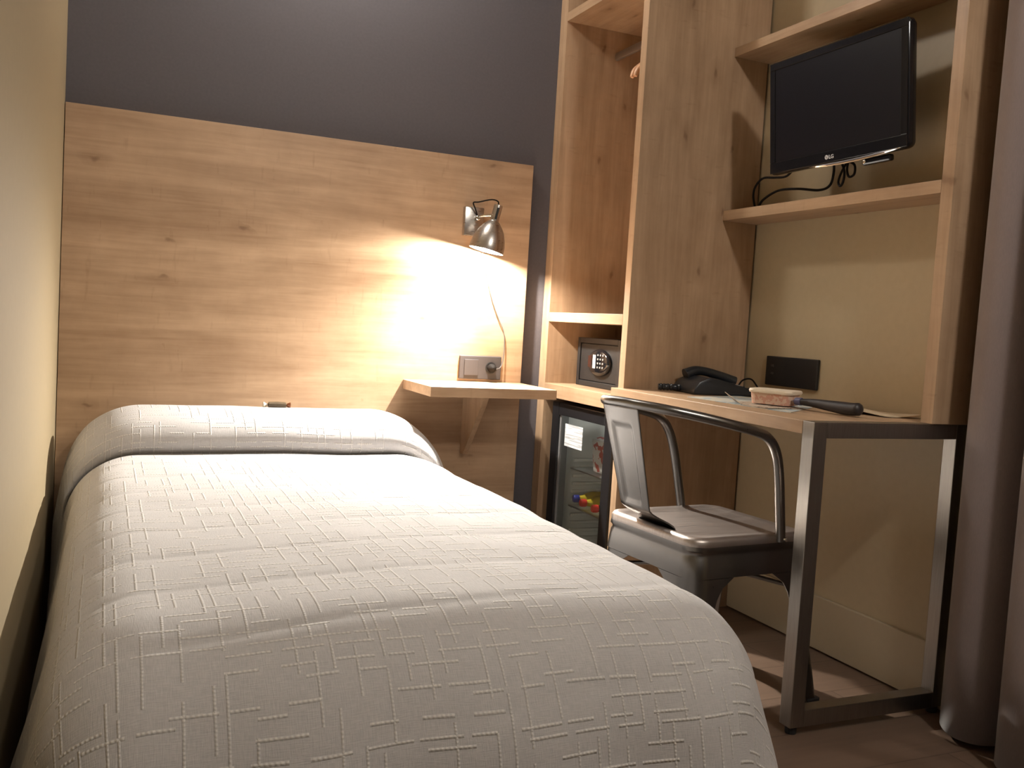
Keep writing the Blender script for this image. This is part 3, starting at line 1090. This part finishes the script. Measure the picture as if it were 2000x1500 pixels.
prism(bm, [(1.912, -1.09), (1.925, -1.12), (1.880, -1.205), (1.850, -1.210)], 'z', .772, .7735)
obj('blade', bm, 'blade', kn)

# ---------------------------------------------------------------- metal chair
ch = thing('metal_armchair', 'gunmetal steel cafe chair with a hooped back pushed under the desk', 'chair', (1.60, -1.196, 0))
CX, CY = 1.600, -1.196
HX, HY = .190, .189
CHM = Matrix.Translation((CX, CY, 0)) @ Matrix.Rotation(R(5), 4, 'Z')     # built round its own centre, turned a little


def cobj(name, bm, mat, parent=ch, smooth=False):
    bmesh.ops.transform(bm, matrix=CHM, verts=bm.verts)
    return obj(name, bm, mat, parent, smooth)


bm = bmesh.new()
prof_ = [(.150, .4440), (.060, .4425), (.030, .4450), (.014, .4500), (.005, .4475), (.0, .4400), (.0, .428)]
skin_rings(bm, [rr(0, 0, HX - i_, HY - i_, max(.012, .048 - i_ * .25), z_, 6) for i_, z_ in prof_], True, True, False)
cobj('seat', bm, 'seat', ch, 50)


bm = bmesh.new()
pr2 = [(.0, .428), (-.0015, .418), (.0030, .412), (.0030, .406), (.0, .400), (-.005, .352), (-.002, .351), (.004, .400), (.006, .428)]
skin_rings(bm, [rr(0, 0, HX - i_, HY - i_, .048, z_, 6) for i_, z_ in pr2], True, False, False)
cobj('seat_apron', bm, 'gun', ch, 50)


def chair_leg(sx_, sy_):
    bm = bmesh.new()
    rings = []
    for k in range(15):
        u = k / 14
        z_ = .351 - u * (.351 - .004)
        spl = .005 + .032 * u
        wid = .086 - .046 * u + .045 * math.exp(-u * 16)
        cx_ = sx_ * (HX + spl)
        cy_ = sy_ * (HY + spl)
        rad_ = .044 * (1 - u) + .014
        th = .003
        out, inn = [], []
        for off, lst in ((0, out), (th, inn)):
            lst.append(V((cx_ - sx_ * wid, cy_ - sy_ * off, z_)))
            for q in range(7):
                a_ = R(90 * q / 6)
                r_ = min(rad_, wid - .004) - off
                rq = r_ + off
                lst.append(V((cx_ - sx_ * (rq - r_ * sin(a_)), cy_ - sy_ * (rq - r_ * cos(a_)), z_)))
            lst.append(V((cx_ - sx_ * off, cy_ - sy_ * wid, z_)))
        rings.append(out + list(reversed(inn)))
    skin_rings(bm, rings)
    lg_ = cobj('leg', bm, 'gun', ch, 50)
    bm = bmesh.new()
    cx_ = sx_ * (HX + .037 - .018)
    cy_ = sy_ * (HY + .037 - .018)
    skin_rings(bm, [rr(cx_, cy_, .021, .021, .008, 0, 3), rr(cx_, cy_, .022, .022, .008, .022, 3)])
    cobj('foot_cap', bm, 'rubber', lg_, 40)


for sx_ in (-1, 1):
    for sy_ in (-1, 1):
        chair_leg(sx_, sy_)
# hoop: rises from the sides of the seat, sweeps round behind as the top rail
hoop = [(.085, .432, .190), (.080, .470, .191), (.054, .600, .199), (.032, .662, .203), (.000, .697, .203), (-.045, .713, .199), (-.12, .729, .186), (-.185, .742, .158), (-.248, .753, .118), (-.284, .758, .060), (-.296, .760, 0)]
pts = [(x_, -w_, z_) for x_, z_, w_ in hoop] + [(x_ - .012 * (1 - .5 * abs(x_ + .1)), w_, z_) for x_, z_, w_ in reversed(hoop[:-1])]
bm = bmesh.new()
tube(bm, pts, .0125, 14, 8)
cobj('back_hoop', bm, 'gun', ch, True)
# splat: pressed sheet, leaning back, flared into the seat
bm = bmesh.new()
rows = []
for k in range(41):
    u = k / 40
    z_ = .446 + u * (.752 - .446)
    xb = -.148 - .060 * sst(u, 0, .16) - .080 * u
    w_ = .058 + .016 * u + .018 * (1 - sst(u, 0, .14))
    row = []
    for j in range(33):
        v = -1 + 2 * j / 32
        inside = sst(1 - abs(v), .38, .47) * sst(u, .17, .21) * (1 - sst(u, .82, .86))
        row.append(V((xb - .006 * (1 - v * v) + .0065 * inside, .012 + v * w_, z_)))
    rows.append(row)
front = [[bm.verts.new(p_) for p_ in r_] for r_ in rows]
for r0_, r1_ in zip(front, front[1:]):
    for i in range(32):
        bm.faces.new((r0_[i], r0_[i + 1], r1_[i + 1], r1_[i]))
spl_ = cobj('back_splat', bm, 'gun', ch, 60)
m_ = spl_.modifiers.new('thickness', 'SOLIDIFY')
m_.thickness = .003
for sy_ in (-1, 1):
    bm = bmesh.new()
    lathe(bm, [(.006, 0), (.005, .004), (.002, .006)], frame_mat((.0885, sy_ * (.190 + .0125), .438), (0, sy_, 0)), 14)
    cobj('rivet', bm, 'chrome', ch, True)
bm = bmesh.new()
tube(bm, [(-.185, -.185, .30), (0, 0, .315), (.185, .185, .30)], .006, 10, 4)
tube(bm, [(-.185, .185, .30), (0, 0, .328), (.185, -.185, .30)], .006, 10, 4)
cobj('cross_brace', bm, 'gun', ch, True)

# ---------------------------------------------------------------- curtain at the window side
bm = bmesh.new()
key = [(2.135, -1.556), (2.095, -1.570), (2.035, -1.600), (1.995, -1.650), (1.985, -1.695), (2.010, -1.735), (2.065, -1.755), (2.085, -1.765),
       (2.060, -1.775), (1.995, -1.790), (1.950, -1.830), (1.940, -1.885), (1.965, -1.930), (2.040, -1.955), (2.085, -1.965),
       (2.030, -1.985), (1.965, -2.010), (1.945, -2.07), (1.975, -2.13), (2.06, -2.16), (2.085, -2.17), (2.03, -2.19), (1.96, -2.22), (1.95, -2.29), (1.99, -2.34), (2.08, -2.36)]
path = smooth_path([(x_, y_, 0) for x_, y_ in key], 8)
rows = []
for k in range(13):
    z_ = .018 + (2.60 - .018) * k / 12
    gth = 1 - .06 * (k / 12)
    rows.append([bm.verts.new((WX - (WX - .022 - p_.x) * gth - .0 if p_.x < 2.11 else WX - .03, p_.y + .006 * sin(3 * p_.y + 1.1 * z_), z_)) for p_ in path])
for r0_, r1_ in zip(rows, rows[1:]):
    for i in range(len(path) - 1):
        bm.faces.new((r0_[i], r0_[i + 1], r1_[i + 1], r1_[i]))
ct = obj('window_curtain', bm, 'curtain', None, True, base=(2.05, -1.9, 0))
m_ = ct.modifiers.new('thickness', 'SOLIDIFY')
m_.thickness = .003
tag(ct, 'heavy grey-brown curtain hanging in deep folds beside the desk', 'curtain')
